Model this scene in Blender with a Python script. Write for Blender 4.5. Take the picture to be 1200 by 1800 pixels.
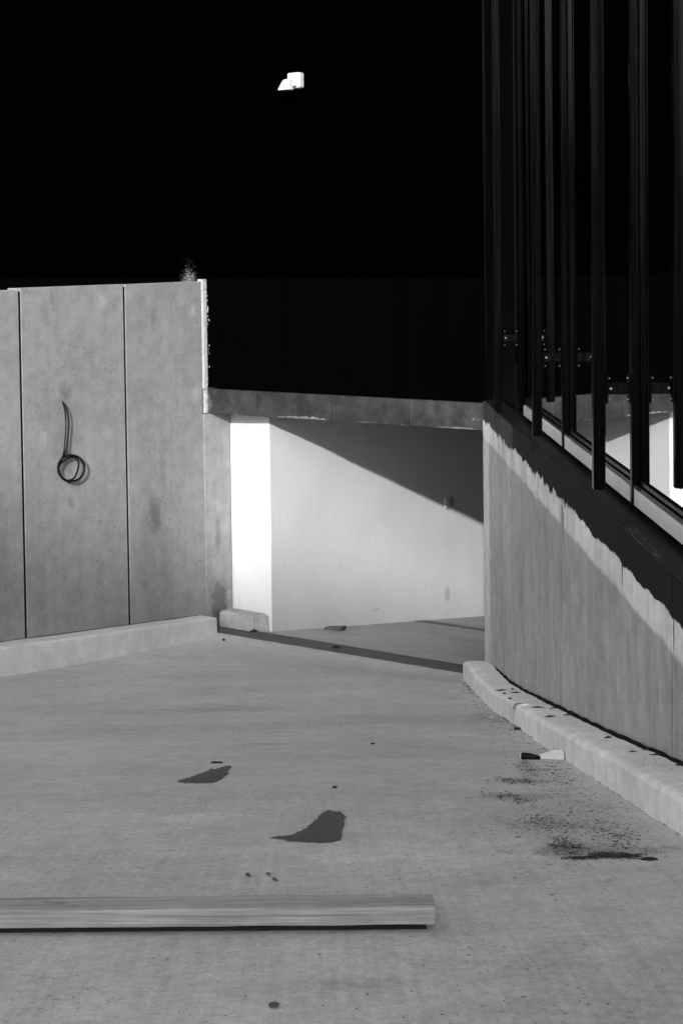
import bpy, bmesh, math, random
import numpy as np
from mathutils import Vector, Matrix, noise as mnoise

random.seed(7)
scene = bpy.context.scene
for o in list(bpy.data.objects):
    bpy.data.objects.remove(o)
COL = scene.collection

# ------------------------------------------------------------------ camera
EYE = 4.24                      # eye height above the drain at the foot of the ramp (m)
FPX, CX, HOR = 2750.0, 560.0, 435.0
PITCH, ROLL = math.radians(2.2), -0.013
CY = HOR + FPX * math.tan(PITCH)
cam_d = bpy.data.cameras.new('camera')
cam = bpy.data.objects.new('camera', cam_d); COL.objects.link(cam)
cam_d.sensor_fit = 'VERTICAL'; cam_d.sensor_height = 36.0; cam_d.sensor_width = 24.0
cam_d.lens = 36.0 * FPX / 1800.0
cam_d.shift_x = (600.0 - CX) / 1800.0
cam_d.shift_y = (CY - 900.0) / 1800.0
cam_d.clip_start = 0.05; cam_d.clip_end = 1000.0
CAM_R = (Matrix.Rotation(math.pi / 2 - PITCH, 3, 'X') @ Matrix.Rotation(ROLL, 3, 'Z'))
cam.location = (0, 0, EYE)
cam.rotation_euler = CAM_R.to_euler()
scene.camera = cam

# ------------------------------------------------------------------ light
SUN_H = Vector((0.1050, 0.9946, -0.3411))
SUN_T = SUN_H.normalized()      # direction the sunlight travels
world = bpy.data.worlds.new('World'); scene.world = world; world.use_nodes = True
wn = world.node_tree; wn.nodes.clear()
sky = wn.nodes.new('ShaderNodeTexSky'); sky.sky_type = 'NISHITA'; sky.sun_disc = False
sky.sun_elevation = math.asin(-SUN_T.z)
sky.sun_rotation = math.atan2(-SUN_T.x, -SUN_T.y)
sky.dust_density = 6.0; sky.air_density = 1.3
bw = wn.nodes.new('ShaderNodeRGBToBW')
bg = wn.nodes.new('ShaderNodeBackground'); bg.inputs['Strength'].default_value = 0.15
wo = wn.nodes.new('ShaderNodeOutputWorld')
wn.links.new(sky.outputs[0], bw.inputs[0]); wn.links.new(bw.outputs[0], bg.inputs['Color'])
wn.links.new(bg.outputs[0], wo.inputs['Surface'])
sun_d = bpy.data.lights.new('sun', 'SUN'); sun_d.energy = 2.0; sun_d.angle = math.radians(0.75)
sun_d.color = (1, 1, 1)
sun = bpy.data.objects.new('sun', sun_d); COL.objects.link(sun)
sun.rotation_euler = SUN_T.to_track_quat('-Z', 'Y').to_euler()
sun.location = (-10, -30, 30)
vs = scene.view_settings
vs.view_transform = 'Standard'; vs.look = 'None'; vs.gamma = 1.0; vs.use_curve_mapping = False
vs.exposure = 1.12
scene.cycles.max_bounces = 8; scene.cycles.diffuse_bounces = 4; scene.cycles.glossy_bounces = 4
scene.cycles.caustics_reflective = False; scene.cycles.caustics_refractive = False

# ------------------------------------------------------------------ plan of the place
Q = Vector((-1.247, 17.40)); LV = Vector((0.819, -0.574)); NV = Vector((0.574, 0.819))
XM, XW, XF = 1.65, 1.485, 1.439      # planes of the glass, of the retaining wall face, of the fins
def ln(s, n, z):                      # point at s along the lintel, n behind its face
    p = Q + LV * s + NV * n
    return Vector((p.x, p.y, z))
def Z(h): return EYE - h
_d = np.arange(-30, 30.01, 0.05)
def _kp(px, py):
    v = CAM_R @ Vector(((px - CX) / FPX, (CY - py) / FPX, -1.0)); t = 1.25 / v.x
    return v.y * t, -v.z * t
_kb = [_kp(1193, 1465), _kp(1130, 1427), _kp(1060, 1378), _kp(990, 1336), _kp(916, 1283), _kp(850, 1239), _kp(811, 1194)]
_h = np.interp(_d, [-30, -1, 3.26] + [a for a, b in _kb] + [16, 30], [1.05, 1.16, 1.62] + [b for a, b in _kb] + [4.36, 7.4])
_k = np.hanning(61); _k /= _k.sum()
_h = np.convolve(np.pad(_h, 30, mode='edge'), _k, mode='valid')
def Hg(x, d):
    a = float(np.interp(d, _d, _h)); k = 0.2
    h = -k * math.log(math.exp(-a / k) + math.exp(-4.24 / k))
    u = -((x - Q.x) * NV.x + (d - Q.y) * NV.y) - 0.13
    h += (4.24 - h) * math.exp(-(max(u, 0) / 0.85) ** 2)
    return h
def gz(x, d):
    n = (x - Q.x) * NV.x + (d - Q.y) * NV.y
    if n > 0.1: return -0.165 * (n - 0.1)
    return EYE - Hg(x, d)
def ray(px, py):
    v = CAM_R @ Vector(((px - CX) / FPX, (CY - py) / FPX, -1.0))
    return v
C0 = Vector((0, 0, EYE))
def on_x(px, py, X):                  # meet the plane x = X
    v = ray(px, py); return C0 + v * (X / v.x)
def on_n(px, py, n):                  # meet the plane n metres behind the lintel face
    v = ray(px, py); a = NV.x * v.x + NV.y * v.y
    return C0 + v * ((NV.dot(Q) + n) / a)
def on_w(px, py, w):                  # meet the plane w metres in front of the panel wall
    v = ray(px, py); a = LV.x * v.x + LV.y * v.y
    return C0 + v * ((LV.dot(Q) + w) / a)
def on_g(px, py):                     # meet the ground
    v = ray(px, py); t = 2.0
    lo, hi = 1.0, 30.0
    for _ in range(60):
        m = (lo + hi) / 2; p = C0 + v * m
        if p.z > gz(p.x, p.y): lo = m
        else: hi = m
    p = C0 + v * lo
    return Vector((p.x, p.y, gz(p.x, p.y)))
def proj(p):
    c = CAM_R.transposed() @ (Vector(p) - C0)
    return (CX + FPX * c.x / -c.z, CY - FPX * c.y / -c.z)

# ------------------------------------------------------------------ materials
class NT:
    def __init__(s, name):
        s.m = bpy.data.materials.new(name); s.m.use_nodes = True
        s.t = s.m.node_tree; s.t.nodes.clear()
        s.out = s.t.nodes.new('ShaderNodeOutputMaterial')
        s.b = s.t.nodes.new('ShaderNodeBsdfPrincipled')
        s.t.links.new(s.b.outputs[0], s.out.inputs[0])
        g = s.t.nodes.new('ShaderNodeNewGeometry'); s.pos = g.outputs['Position']; s.nrm = g.outputs['Normal']
    def lk(s, v, sock):
        if isinstance(v, (int, float)): sock.default_value = v
        elif isinstance(v, (tuple, list, Vector)): sock.default_value = tuple(v)
        else: s.t.links.new(v, sock)
    def math(s, op, a, b=0.0, c=0.0, clamp=False):
        n = s.t.nodes.new('ShaderNodeMath'); n.operation = op; n.use_clamp = clamp
        s.lk(a, n.inputs[0]); s.lk(b, n.inputs[1]); s.lk(c, n.inputs[2]); return n.outputs[0]
    def vmath(s, op, a, b):
        n = s.t.nodes.new('ShaderNodeVectorMath'); n.operation = op
        s.lk(a, n.inputs[0]); s.lk(b, n.inputs[1])
        return n.outputs['Value'] if op in ('LENGTH', 'DISTANCE', 'DOT_PRODUCT') else n.outputs[0]
    def noise(s, scale, detail=4, rough=0.55, vec=None, stretch=None, off=(0, 0, 0), lac=2.0):
        v = vec if vec is not None else s.pos
        if stretch is not None: v = s.vmath('MULTIPLY', v, stretch)
        if off != (0, 0, 0): v = s.vmath('ADD', v, off)
        n = s.t.nodes.new('ShaderNodeTexNoise'); n.inputs['Scale'].default_value = scale
        n.inputs['Detail'].default_value = detail; n.inputs['Roughness'].default_value = rough
        s.t.links.new(v, n.inputs['Vector']); return n.outputs['Fac']
    def ramp(s, v, a, b, x=0.0, y=1.0, smooth=True):
        n = s.t.nodes.new('ShaderNodeMapRange'); n.clamp = True
        n.interpolation_type = 'SMOOTHSTEP' if smooth else 'LINEAR'
        s.lk(v, n.inputs[0]); n.inputs[1].default_value = a; n.inputs[2].default_value = b
        s.lk(x, n.inputs[3]); s.lk(y, n.inputs[4]); return n.outputs[0]
    def xyz(s):
        n = s.t.nodes.new('ShaderNodeSeparateXYZ'); s.t.links.new(s.pos, n.inputs[0]); return n.outputs
    def mix(s, f, a, b):
        n = s.t.nodes.new('ShaderNodeMix'); n.data_type = 'FLOAT'
        s.lk(f, n.inputs[0]); s.lk(a, n.inputs[2]); s.lk(b, n.inputs[3]); return n.outputs[0]
    def finish(s, col, rough=0.85, spec=0.3, bump=None, dist=0.004, strength=0.5, metallic=0.0, ior=1.45):
        if isinstance(col, (int, float)): s.b.inputs['Base Color'].default_value = (col, col, col, 1)
        else: s.t.links.new(col, s.b.inputs['Base Color'])
        s.lk(rough, s.b.inputs['Roughness']); s.b.inputs['Specular IOR Level'].default_value = spec
        s.b.inputs['Metallic'].default_value = metallic; s.b.inputs['IOR'].default_value = ior
        if bump is not None:
            bn = s.t.nodes.new('ShaderNodeBump'); bn.inputs['Distance'].default_value = dist
            bn.inputs['Strength'].default_value = strength
            s.t.links.new(bump, bn.inputs['Height']); s.t.links.new(bn.outputs[0], s.b.inputs['Normal'])
        return s.m

def stain(n, v, c, r, k, rag=0.7, sc=9.0):
    """darken v inside a ragged ellipsoid at c (world) with radii r"""
    d = n.vmath('SUBTRACT', n.pos, tuple(c)); d = n.vmath('DIVIDE', d, tuple(r)); d = n.vmath('LENGTH', d, (0, 0, 0))
    nz = n.noise(sc, 6, 0.7, off=(c[0], c[1] * 3, c[2]))
    d = n.math('ADD', d, n.math('MULTIPLY', n.math('SUBTRACT', nz, 0.5), rag * 4))
    m = n.ramp(d, 0.35, 1.15, 1.0, 0.0)
    return n.math('MULTIPLY', v, n.math('SUBTRACT', 1.0, n.math('MULTIPLY', m, k)))

def concrete(name, base, blotch=0.2, mid=0.12, fine=0.1, streak=0.0, pores=0.25, bump=0.4, stains=(), extra=None, rough=0.88, sc=1.0, light=0.0):
    n = NT(name)
    big = n.ramp(n.noise(0.9 * sc, 5, 0.6), 0.3, 0.7, 1 - blotch, 1 + blotch)
    md = n.ramp(n.noise(7 * sc, 6, 0.65), 0.25, 0.75, 1 - mid, 1 + mid)
    fn = n.ramp(n.noise(170, 3, 0.6), 0.25, 0.75, 1 - fine, 1 + fine)
    v = n.math('MULTIPLY', n.math('MULTIPLY', big, md), n.math('MULTIPLY', fn, base))
    if streak:
        st = n.noise(1.0, 6, 0.6, stretch=(9, 9, 0.35))
        v = n.math('MULTIPLY', v, n.ramp(st, 0.3, 0.7, 1 - streak, 1 + streak))
    if pores:
        pn = n.noise(52, 2, 0.5); pm = n.ramp(pn, 0.645, 0.70, 0, 1)
        big2 = n.ramp(n.noise(2.3, 3, 0.5, off=(5, 2, 1)), 0.4, 0.65, 0.1, 1)
        v = n.math('MULTIPLY', v, n.math('SUBTRACT', 1, n.math('MULTIPLY', n.math('MULTIPLY', pm, big2), pores)))
    if light:
        lm = n.ramp(n.noise(5.5, 6, 0.75, off=(9, 4, 3)), 0.62, 0.72, 0, 1)
        v = n.math('MULTIPLY', v, n.math('ADD', 1, n.math('MULTIPLY', lm, light)))
    for s_ in stains: v = stain(n, v, *s_)
    if extra: v = extra(n, v)
    h = n.math('ADD', n.noise(60, 5, 0.7), n.math('MULTIPLY', n.noise(6, 4, 0.6), 1.5))
    return n.finish(v, rough, 0.25, h, 0.004, bump)

def plain(name, val, rough=0.5, spec=0.5, var=0.15, metallic=0.0, bump=None, sc=30):
    n = NT(name)
    v = n.math('MULTIPLY', n.ramp(n.noise(sc, 4, 0.6), 0.3, 0.7, 1 - var, 1 + var), val)
    r = n.ramp(n.noise(sc * 0.6, 3, 0.6, off=(3, 3, 3)), 0.3, 0.7, max(rough - 0.06, 0.02), rough + 0.06)
    return n.finish(v, r, spec, n.noise(sc * 3, 3, 0.6) if bump else None, 0.002, bump or 0, metallic)

# ------------------------------------------------------------------ mesh helpers
def tag(o, label=None, cat=None, group=None, kind=None):
    if label: o['label'] = label
    if cat: o['category'] = cat
    if group: o['group'] = group
    if kind: o['kind'] = kind
    return o
def empty(name, loc, label=None, cat=None, group=None):
    o = bpy.data.objects.new(name, None); COL.objects.link(o); o.location = loc; o.empty_display_size = 0.2
    return tag(o, label, cat, group)
def wloc(o):
    v = Vector((0, 0, 0))
    while o is not None:
        v += o.location; o = o.parent
    return v
def obj(name, bm, mat, parent=None, origin=None, smooth=False):
    """bm holds world coordinates; the object's origin is put at its own base"""
    bmesh.ops.recalc_face_normals(bm, faces=bm.faces[:])
    if origin is None:
        vs_ = [v.co for v in bm.verts]
        origin = Vector(((min(v.x for v in vs_) + max(v.x for v in vs_)) / 2, (min(v.y for v in vs_) + max(v.y for v in vs_)) / 2, min(v.z for v in vs_)))
    for v in bm.verts: v.co -= origin
    me = bpy.data.meshes.new(name); bm.to_mesh(me); bm.free()
    if smooth:
        for p in me.polygons: p.use_smooth = True
    o = bpy.data.objects.new(name, me); COL.objects.link(o)
    me.materials.append(mat)
    if parent is not None:
        o.parent = parent; o.location = Vector(origin) - wloc(parent)
    else: o.location = origin
    return o
def add_box(bm, o, ux, uy, uz, bevel=0.0, seg=2, sub=0):
    """box with corner o and edge vectors ux, uy, uz"""
    o, ux, uy, uz = map(Vector, (o, ux, uy, uz))
    t = bmesh.new()
    vv = [t.verts.new(o + ux * i + uy * j + uz * k) for k in (0, 1) for j in (0, 1) for i in (0, 1)]
    for f in ((0, 2, 3, 1), (4, 5, 7, 6), (0, 1, 5, 4), (2, 6, 7, 3), (0, 4, 6, 2), (1, 3, 7, 5)):
        t.faces.new([vv[i] for i in f])
    bmesh.ops.recalc_face_normals(t, faces=t.faces[:])
    if sub: bmesh.ops.subdivide_edges(t, edges=t.edges[:], cuts=sub, use_grid_fill=True)
    if bevel: bmesh.ops.bevel(t, geom=[e for e in t.edges if e.calc_face_angle(0) > 0.5], offset=bevel, segments=seg, affect='EDGES', profile=0.6)
    merge(bm, t)
def merge(bm, t):
    me = bpy.data.meshes.new('tmp'); t.to_mesh(me); t.free(); bm.from_mesh(me); bpy.data.meshes.remove(me)
def bx(o, ux, uy, uz, bevel=0.0, seg=2, sub=0):
    bm = bmesh.new(); add_box(bm, o, ux, uy, uz, bevel, seg, sub); return bm
def V2(v, z=0.0): return Vector((v.x, v.y, z))
L3, N3, U3 = V2(LV), V2(NV), Vector((0, 0, 1))
def tube(bm, pts, r, seg=8, caps=True):
    pts = [Vector(p) for p in pts]; rings = []
    up = Vector((0, 0, 1))
    for i, p in enumerate(pts):
        t = (pts[min(i + 1, len(pts) - 1)] - pts[max(i - 1, 0)]).normalized()
        a = t.cross(up)
        if a.length < 1e-3: a = t.cross(Vector((1, 0, 0)))
        a.normalize(); b = t.cross(a).normalized()
        rr = r[i] if isinstance(r, (list, tuple)) else r
        rings.append([bm.verts.new(p + (a * math.cos(2 * math.pi * k / seg) + b * math.sin(2 * math.pi * k / seg)) * rr) for k in range(seg)])
    for i in range(len(rings) - 1):
        for k in range(seg):
            bm.faces.new((rings[i][k], rings[i][(k + 1) % seg], rings[i + 1][(k + 1) % seg], rings[i + 1][k]))
    if caps: bm.faces.new(rings[0]); bm.faces.new(rings[-1][::-1])
def spline(pts, n):
    pts = [Vector(p) for p in pts]; out = []
    for i in range(len(pts) - 1):
        p0, p1, p2, p3 = pts[max(i - 1, 0)], pts[i], pts[i + 1], pts[min(i + 2, len(pts) - 1)]
        for k in range(n):
            t = k / n
            out.append(0.5 * ((2 * p1) + (p2 - p0) * t + (2 * p0 - 5 * p1 + 4 * p2 - p3) * t * t + (3 * p1 - p0 - 3 * p2 + p3) * t ** 3))
    out.append(pts[-1]); return out
def sweep(bm, path, prof):
    """path: list of functions giving (origin); prof: list per station of world points"""
    rings = [[bm.verts.new(p) for p in ring] for ring in prof]
    m = len(rings[0])
    for i in range(len(rings) - 1):
        for k in range(m):
            bm.faces.new((rings[i][k], rings[i][(k + 1) % m], rings[i + 1][(k + 1) % m], rings[i + 1][k]))
    bm.faces.new(rings[0][::-1]); bm.faces.new(rings[-1])
def jit(p, amp, sc): return mnoise.noise(Vector(p) * sc) * amp

# ------------------------------------------------------------------ ground
def ramp_extra(n, v):
    x, y, z = n.xyz()
    # broom finish along the slope, strongest near the top of the ramp
    br = n.noise(1.0, 5, 0.7, stretch=(46, 0.9, 0))
    near = n.ramp(y, 4.5, 8.0, 1.0, 0.25)
    v = n.math('MULTIPLY', v, n.math('ADD', 1, n.math('MULTIPLY', n.math('SUBTRACT', br, 0.5), n.math('MULTIPLY', near, 0.5))))
    tr = n.noise(1.0, 5, 0.62, stretch=(0.7, 1.6, 0), off=(2, 8, 0))
    v = n.math('MULTIPLY', v, n.ramp(tr, 0.32, 0.68, 0.96, 1.035))
    sk = n.noise(1.0, 5, 0.7, stretch=(1.6, 4, 0), off=(11, 3, 0))
    v = n.math('MULTIPLY', v, n.ramp(sk, 0.60, 0.80, 1.0, 0.87))
    sp = n.noise(34, 3, 0.6, off=(3, 1, 0)); v = n.math('MULTIPLY', v, n.ramp(sp, 0.3, 0.7, 0.90, 1.09))
    sc2 = n.noise(1, 4, 0.75, stretch=(6, 6, 0), off=(7, 5, 0)); v = n.math('MULTIPLY', v, n.ramp(sc2, 0.60, 0.74, 1.0, 1.10))
    return v
rst = []
for px_, py_, rx_, ry_, k_ in ((400, 1245, 0.5, 0.35, 0.16), (330, 1250, 0.9, 0.25, 0.10), (640, 1265, 0.9, 0.5, 0.08), (150, 1290, 1.0, 0.5, 0.08), (470, 1308, 0.25, 0.10, 0.14), (1030, 1495, 0.32, 0.13, 0.35),
        (960, 1450, 0.25, 0.18, 0.20), (905, 1400, 0.22, 0.14, 0.24), (925, 1372, 0.16, 0.12, 0.24), (940, 1352, 0.10, 0.08, 0.25), (860, 1262, 0.22, 0.5, 0.20), (1085, 1503, 0.12, 0.05, 0.4), (995, 1488, 0.10, 0.10, 0.35),
        (670, 1330, 0.5, 0.12, 0.08), (250, 1440, 0.7, 0.2, -0.06), (640, 1500, 0.5, 0.25, -0.06), (850, 1545, 0.3, 0.12, 0.10), (650, 1725, 0.18, 0.05, 0.14), (1100, 1720, 0.4, 0.4, 0.10), (120, 1700, 0.5, 0.3, 0.06), (520, 1210, 1.0, 0.4, 0.07)):
    p_ = on_g(px_, py_); rst.append(((p_.x, p_.y, p_.z), (rx_, ry_, 0.8), k_, 0.8, 7))
M_RAMP = concrete('ramp_concrete', 0.45, stains=rst, blotch=0.07, mid=0.10, fine=0.15, pores=0.5, bump=0.35, extra=ramp_extra)
bm = bmesh.new()
xs = [-40, -20, -10, -7] + list(np.arange(-5, 1.61, 0.22)) + [1.62]
NY = 110
grid = []
for x in xs:
    dl = min(Q.y - 0.156 / NV.y - (x - Q.x) * NV.x / NV.y, 60)
    col_ = []
    for j in range(NY + 1):
        d = -6 + (dl + 6) * j / NY
        col_.append(bm.verts.new((x, d, EYE - Hg(x, d) + jit((x, d, 0), 0.006, 0.9))))
    grid.append(col_)
for i in range(len(xs) - 1):
    for j in range(NY):
        bm.faces.new((grid[i][j], grid[i + 1][j], grid[i + 1][j + 1], grid[i][j + 1]))
tag(obj('ramp', bm, M_RAMP, origin=Vector((0, 0, 0)), smooth=True), 'pale brushed concrete ramp sloping down to the opening', kind='structure')
M_FLOOR = concrete('floor_concrete', 0.37, blotch=0.12, mid=0.08, fine=0.10, pores=0.2, bump=0.3)
bm = bmesh.new()
fl = [[bm.verts.new(ln(s, n, -0.165 * (n - 0.1))) for n in (0.1, 1, 2, 3, 4.5, 6, 9)] for s in (-0.05, 1, 2, 3, 4, 6)]
for i in range(5):
    for j in range(6): bm.faces.new((fl[i][j], fl[i + 1][j], fl[i + 1][j + 1], fl[i][j + 1]))
tag(obj('garage_floor', bm, M_FLOOR), 'concrete floor inside the opening', kind='structure')
bm = bmesh.new()
g0 = gz(-2, -6)
for q in [(-250, -300, 250, -5.9)]:
    a = [bm.verts.new((q[0], q[1], g0 - 0.01)), bm.verts.new((q[2], q[1], g0 - 0.01)), bm.verts.new((q[2], q[3], g0 - 0.01)), bm.verts.new((q[0], q[3], g0 - 0.01))]
    bm.faces.new(a)
M_STREET = concrete('street_asphalt', 0.06, blotch=0.2, bump=0.3)
tag(obj('street', bm, M_STREET), 'grey street at the head of the ramp', kind='structure')
bm = bmesh.new()
for q in [(-300, -5.9, -39.9, 300), (-300, 60, 300, 300), (39, -5.9, 300, 61)]:
    a = [bm.verts.new((q[0], q[1], -3)), bm.verts.new((q[2], q[1], -3)), bm.verts.new((q[2], q[3], -3)), bm.verts.new((q[0], q[3], -3))]
    bm.faces.new(a)
tag(obj('ground', bm, M_STREET), 'grey ground around the buildings', kind='structure')

# ------------------------------------------------------------------ black building over the opening
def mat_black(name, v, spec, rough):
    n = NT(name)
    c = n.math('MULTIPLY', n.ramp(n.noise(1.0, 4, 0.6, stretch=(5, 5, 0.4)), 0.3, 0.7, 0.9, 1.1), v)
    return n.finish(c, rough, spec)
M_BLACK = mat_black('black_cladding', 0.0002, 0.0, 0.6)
M_BLACK2 = mat_black('lower_cladding', 0.0008, 0.0, 0.6)  # lower panels slightly lighter than the upper ones
LT, LB = 2.68, 2.41              # top and bottom of the lintel
BT = 8.6
bb = empty('black_building', ln(1.2, 0.3, 0), 'windowless black clad building over the garage opening', 'building')
# body behind the boards
bm = bmesh.new()
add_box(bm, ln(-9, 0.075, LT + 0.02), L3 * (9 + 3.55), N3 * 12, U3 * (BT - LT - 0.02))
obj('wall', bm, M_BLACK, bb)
ztop = on_n(600, 488, 0.03).z
JX = [453 - 390, 453 - 260, 453 - 122, 360, 505, 645, 783]
jn = [on_n(px, 600, 0.03) for px in JX]
js = [(Vector((p.x, p.y)) - Q).dot(LV) for p in jn]
js = [js[0] - 3.4, js[0] - 1.6, js[0] - 0.8] + js + [3.52]
for i in range(len(js) - 1):
    w = js[i + 1] - js[i]
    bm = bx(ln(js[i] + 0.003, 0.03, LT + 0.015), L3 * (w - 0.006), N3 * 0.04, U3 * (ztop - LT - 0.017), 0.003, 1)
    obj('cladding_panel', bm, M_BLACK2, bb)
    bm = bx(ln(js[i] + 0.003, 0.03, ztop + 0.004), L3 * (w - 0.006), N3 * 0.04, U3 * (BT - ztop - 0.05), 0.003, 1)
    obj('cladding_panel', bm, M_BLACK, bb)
bm = bx(ln(-9.1, 0.0, BT), L3 * 12.6, N3 * 12.2, U3 * 0.12)
obj('roof', bm, M_BLACK, bb)

# plaster splash on the black wall just above the panels
M_SPLASH = plain('white_plaster', 0.34, 0.8, 0.2, 0.3)
bm = bmesh.new()
def fleck(bm, c, a, b, r, k=5):
    ph = random.random() * 6.28
    vs_ = []
    for i in range(k):
        t = ph + 2 * math.pi * i / k; rr = r * random.uniform(0.5, 1.2)
        vs_.append(bm.verts.new(c + a * (math.cos(t) * rr) + b * (math.sin(t) * rr)))
    top = bm.verts.new(c + a.cross(b).normalized() * r * 0.5)
    for i in range(k): bm.faces.new((vs_[i], vs_[(i + 1) % k], top))
for i in range(2400):
    h = random.expovariate(3.4); px = 333 + random.gauss(0, 7.0 * max(1.15 - h, 0.15)) - 3 * min(h, 0.9); py = 499 - h * 62
    if abs(px - 331.5) > 15 or h > 1.15: continue
    if mnoise.noise(Vector((px * 0.5, py * 0.5, 3))) < -0.35 + 0.5 * h or random.random() < h * 1.1: continue
    fleck(bm, on_n(px, py, 0.0295), L3, U3, random.uniform(0.0006, 0.0028) * (1.1 - 0.4 * min(h, 1)))
o = obj('plaster_splash', bm, M_SPLASH, bb); o['kind'] = 'stuff'; o['label'] = 'spatter of white plaster specks above the panel corner'

# ------------------------------------------------------------------ lintel
def lintel_extra(n, v):
    x, y, z = n.xyz()
    e = n.math('ADD', n.math('ADD', z, -LB), n.math('MULTIPLY', n.math('SUBTRACT', n.noise(9, 5, 0.7), 0.5), 0.10))
    return v
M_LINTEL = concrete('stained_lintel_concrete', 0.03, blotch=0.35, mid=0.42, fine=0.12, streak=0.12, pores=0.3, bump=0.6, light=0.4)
M_CHIP = concrete('raw_chipped_concrete', 0.42, blotch=0.2, mid=0.3, bump=0.8)
li = empty('concrete_lintel', ln(1.7, 0, LB), 'dark stained concrete lintel with chipped lower edge spanning the opening', 'lintel')
jl = [0.0] + [(Vector((p.x, p.y)) - Q).dot(LV) for p in (on_n(453, 715, 0), on_n(583, 720, 0), on_n(718, 725, 0))] + [3.53]
# chips along the lower edge: (pixel range, depth)
chips = [(484, 578, 0.045), (612, 668, 0.012), (762, 842, 0.03), (700, 716, 0.008), (395, 420, 0.006)]
cs = [((Vector(on_n(a, 740, 0).to_2d()) - Q).dot(LV), (Vector(on_n(b, 745, 0).to_2d()) - Q).dot(LV), dp) for a, b, dp in chips]
def chip(s):
    r = 0.003 * (1 + mnoise.noise(Vector((s * 14, 3, 1))))
    for a, b, dp in cs:
        if a < s < b:
            t = (s - a) / (b - a)
            r += dp * (math.sin(math.pi * t) ** 0.6) * (0.75 + 0.5 * mnoise.noise(Vector((s * 22, 0, 0)))) * (0.5 + 0.5 * t)
    return max(r, 0.002)
for i in range(4):
    a, b = jl[i] + 0.004, jl[i + 1] - 0.004
    bm = bmesh.new(); rings = []; N = max(int((b - a) / 0.012), 8)
    for k in range(N + 1):
        s = a + (b - a) * k / N; c = chip(s)
        f = jit((s, 0, 0), 0.003, 3)
        rings.append([ln(s, f, LT), ln(s, f, LB + c), ln(s, f + c * 1.3 + 0.004, LB + jit((s, 2, 0), 0.004, 9)), ln(s, 0.29, LB), ln(s, 0.29, LT)])
    sweep(bm, None, rings)
    o = obj('lintel_block', bm, M_LINTEL, li)
    # the broken faces along the edge are raw concrete
    o.data.materials.append(M_CHIP)
    for p in o.data.polygons:
        zc = p.center.z + o.location.z + li.location.z
        if -0.2 > p.normal.z > -0.93 and p.normal.to_2d().dot(NV) < -0.2 and zc < LB + 0.03:
            wp = p.center + o.location + li.location
            if chip((wp.to_2d() - Q).dot(LV)) > 0.007: p.material_index = 1
# patch of lighter repair mortar at the left end of the lintel, and specks at the right end
def smear(bm, c, a, b, ra, rb, k=16, th=0.003):
    nn = a.cross(b).normalized(); ring = []
    for i in range(k):
        t = 2 * math.pi * i / k; q = random.uniform(0.65, 1.15)
        ring.append(bm.verts.new(c + a * math.cos(t) * ra * q + b * math.sin(t) * rb * q))
    inner = [bm.verts.new(c + (v.co - c) * 0.8 - nn * th) for v in ring]
    for i in range(k): bm.faces.new((ring[i], ring[(i + 1) % k], inner[(i + 1) % k], inner[i]))
    bm.faces.new(inner)
bm = bmesh.new()
for s_, z_, ra, rb in ((0.02, LB + 0.17, 0.02, 0.05), (0.035, LB + 0.11, 0.035, 0.05), (0.02, LB + 0.05, 0.02, 0.05)):
    smear(bm, ln(s_, -0.005 - 0.002 * s_, z_), L3, U3, ra, rb)
obj('repair_mortar', bm, concrete('grey_repair_mortar', 0.075, mid=0.3, bump=0.8), li)
bm = bmesh.new()
for px, py, q in ((831, 737, 0.010), (839.5, 738, 0.008), (833, 735, 0.006)):
    smear(bm, on_n(px, py, -0.005), L3, U3, q * 1.2, q, 9)
obj('plaster_speck', bm, concrete('grey_plaster', 0.16, bump=0.8), li)

# ------------------------------------------------------------------ panel wall on the left
WT = Z(0.36)
P3 = on_w(272, 905, 0); P2 = on_w(118, 770, 0); PJ = on_w(387, 1055, 0); PJ2 = on_w(384, 940, 0); P5 = on_w(118, 690, 0)
P6 = on_w(272, 960, 0); P7 = on_w(60, 1050, 0); P8 = on_w(385, 1095, 0)
wst = [((P3.x, P3.y, P3.z), (0.14, 0.14, 0.22), 0.42, 0.55, 9), ((P2.x, P2.y, P2.z), (0.16, 0.16, 0.5), 0.16, 0.7, 6),
       ((P5.x, P5.y, P5.z), (0.10, 0.10, 0.10), 0.22, 0.8, 22), ((P6.x, P6.y, P6.z), (0.3, 0.3, 0.9), 0.12, 0.5, 4)]
for px_, py_, rr_, k_ in ((188, 758, 0.09, -0.22), (76, 770, 0.07, -0.22), (340, 545, 0.05, -0.3), (180, 530, 0.06, -0.2), (345, 690, 0.08, -0.25), (270, 560, 0.05, 0.14), (90, 525, 0.05, 0.2), (215, 540, 0.06, -0.18), (125, 885, 0.05, 0.2), (100, 780, 0.10, 0.10)):
    p_ = on_w(px_, py_, 0); wst.append(((p_.x, p_.y, p_.z), (rr_, rr_, rr_ * 1.5), k_, 0.7, 14))
M_PANEL = concrete('precast_panel_concrete', 0.245, blotch=0.08, mid=0.13, fine=0.10, streak=0.05, pores=0.75, bump=0.35, stains=wst, light=0.12)
M_JAMB = concrete('jamb_concrete', 0.28, blotch=0.10, mid=0.14, fine=0.10, streak=0.07, pores=0.3, bump=0.5, light=0.15,
                  stains=[((PJ.x, PJ.y, PJ.z), (0.14, 0.2, 0.30), 0.5, 0.6, 10), ((PJ2.x, PJ2.y, PJ2.z), (0.05, 0.07, 0.25), 0.3, 0.6, 14), ((P8.x, P8.y, P8.z), (0.2, 0.2, 0.18), 0.4, 0.5, 9)])
M_JOINT = plain('joint_filler', 0.004, 0.9, 0.1)
M_MORTAR = concrete('white_mortar', 0.44, blotch=0.08, mid=0.12, bump=0.7)
wl = empty('panel_wall', V2(Q - NV * 2, 0), 'pale precast concrete panel wall left of the opening', 'wall')
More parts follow.
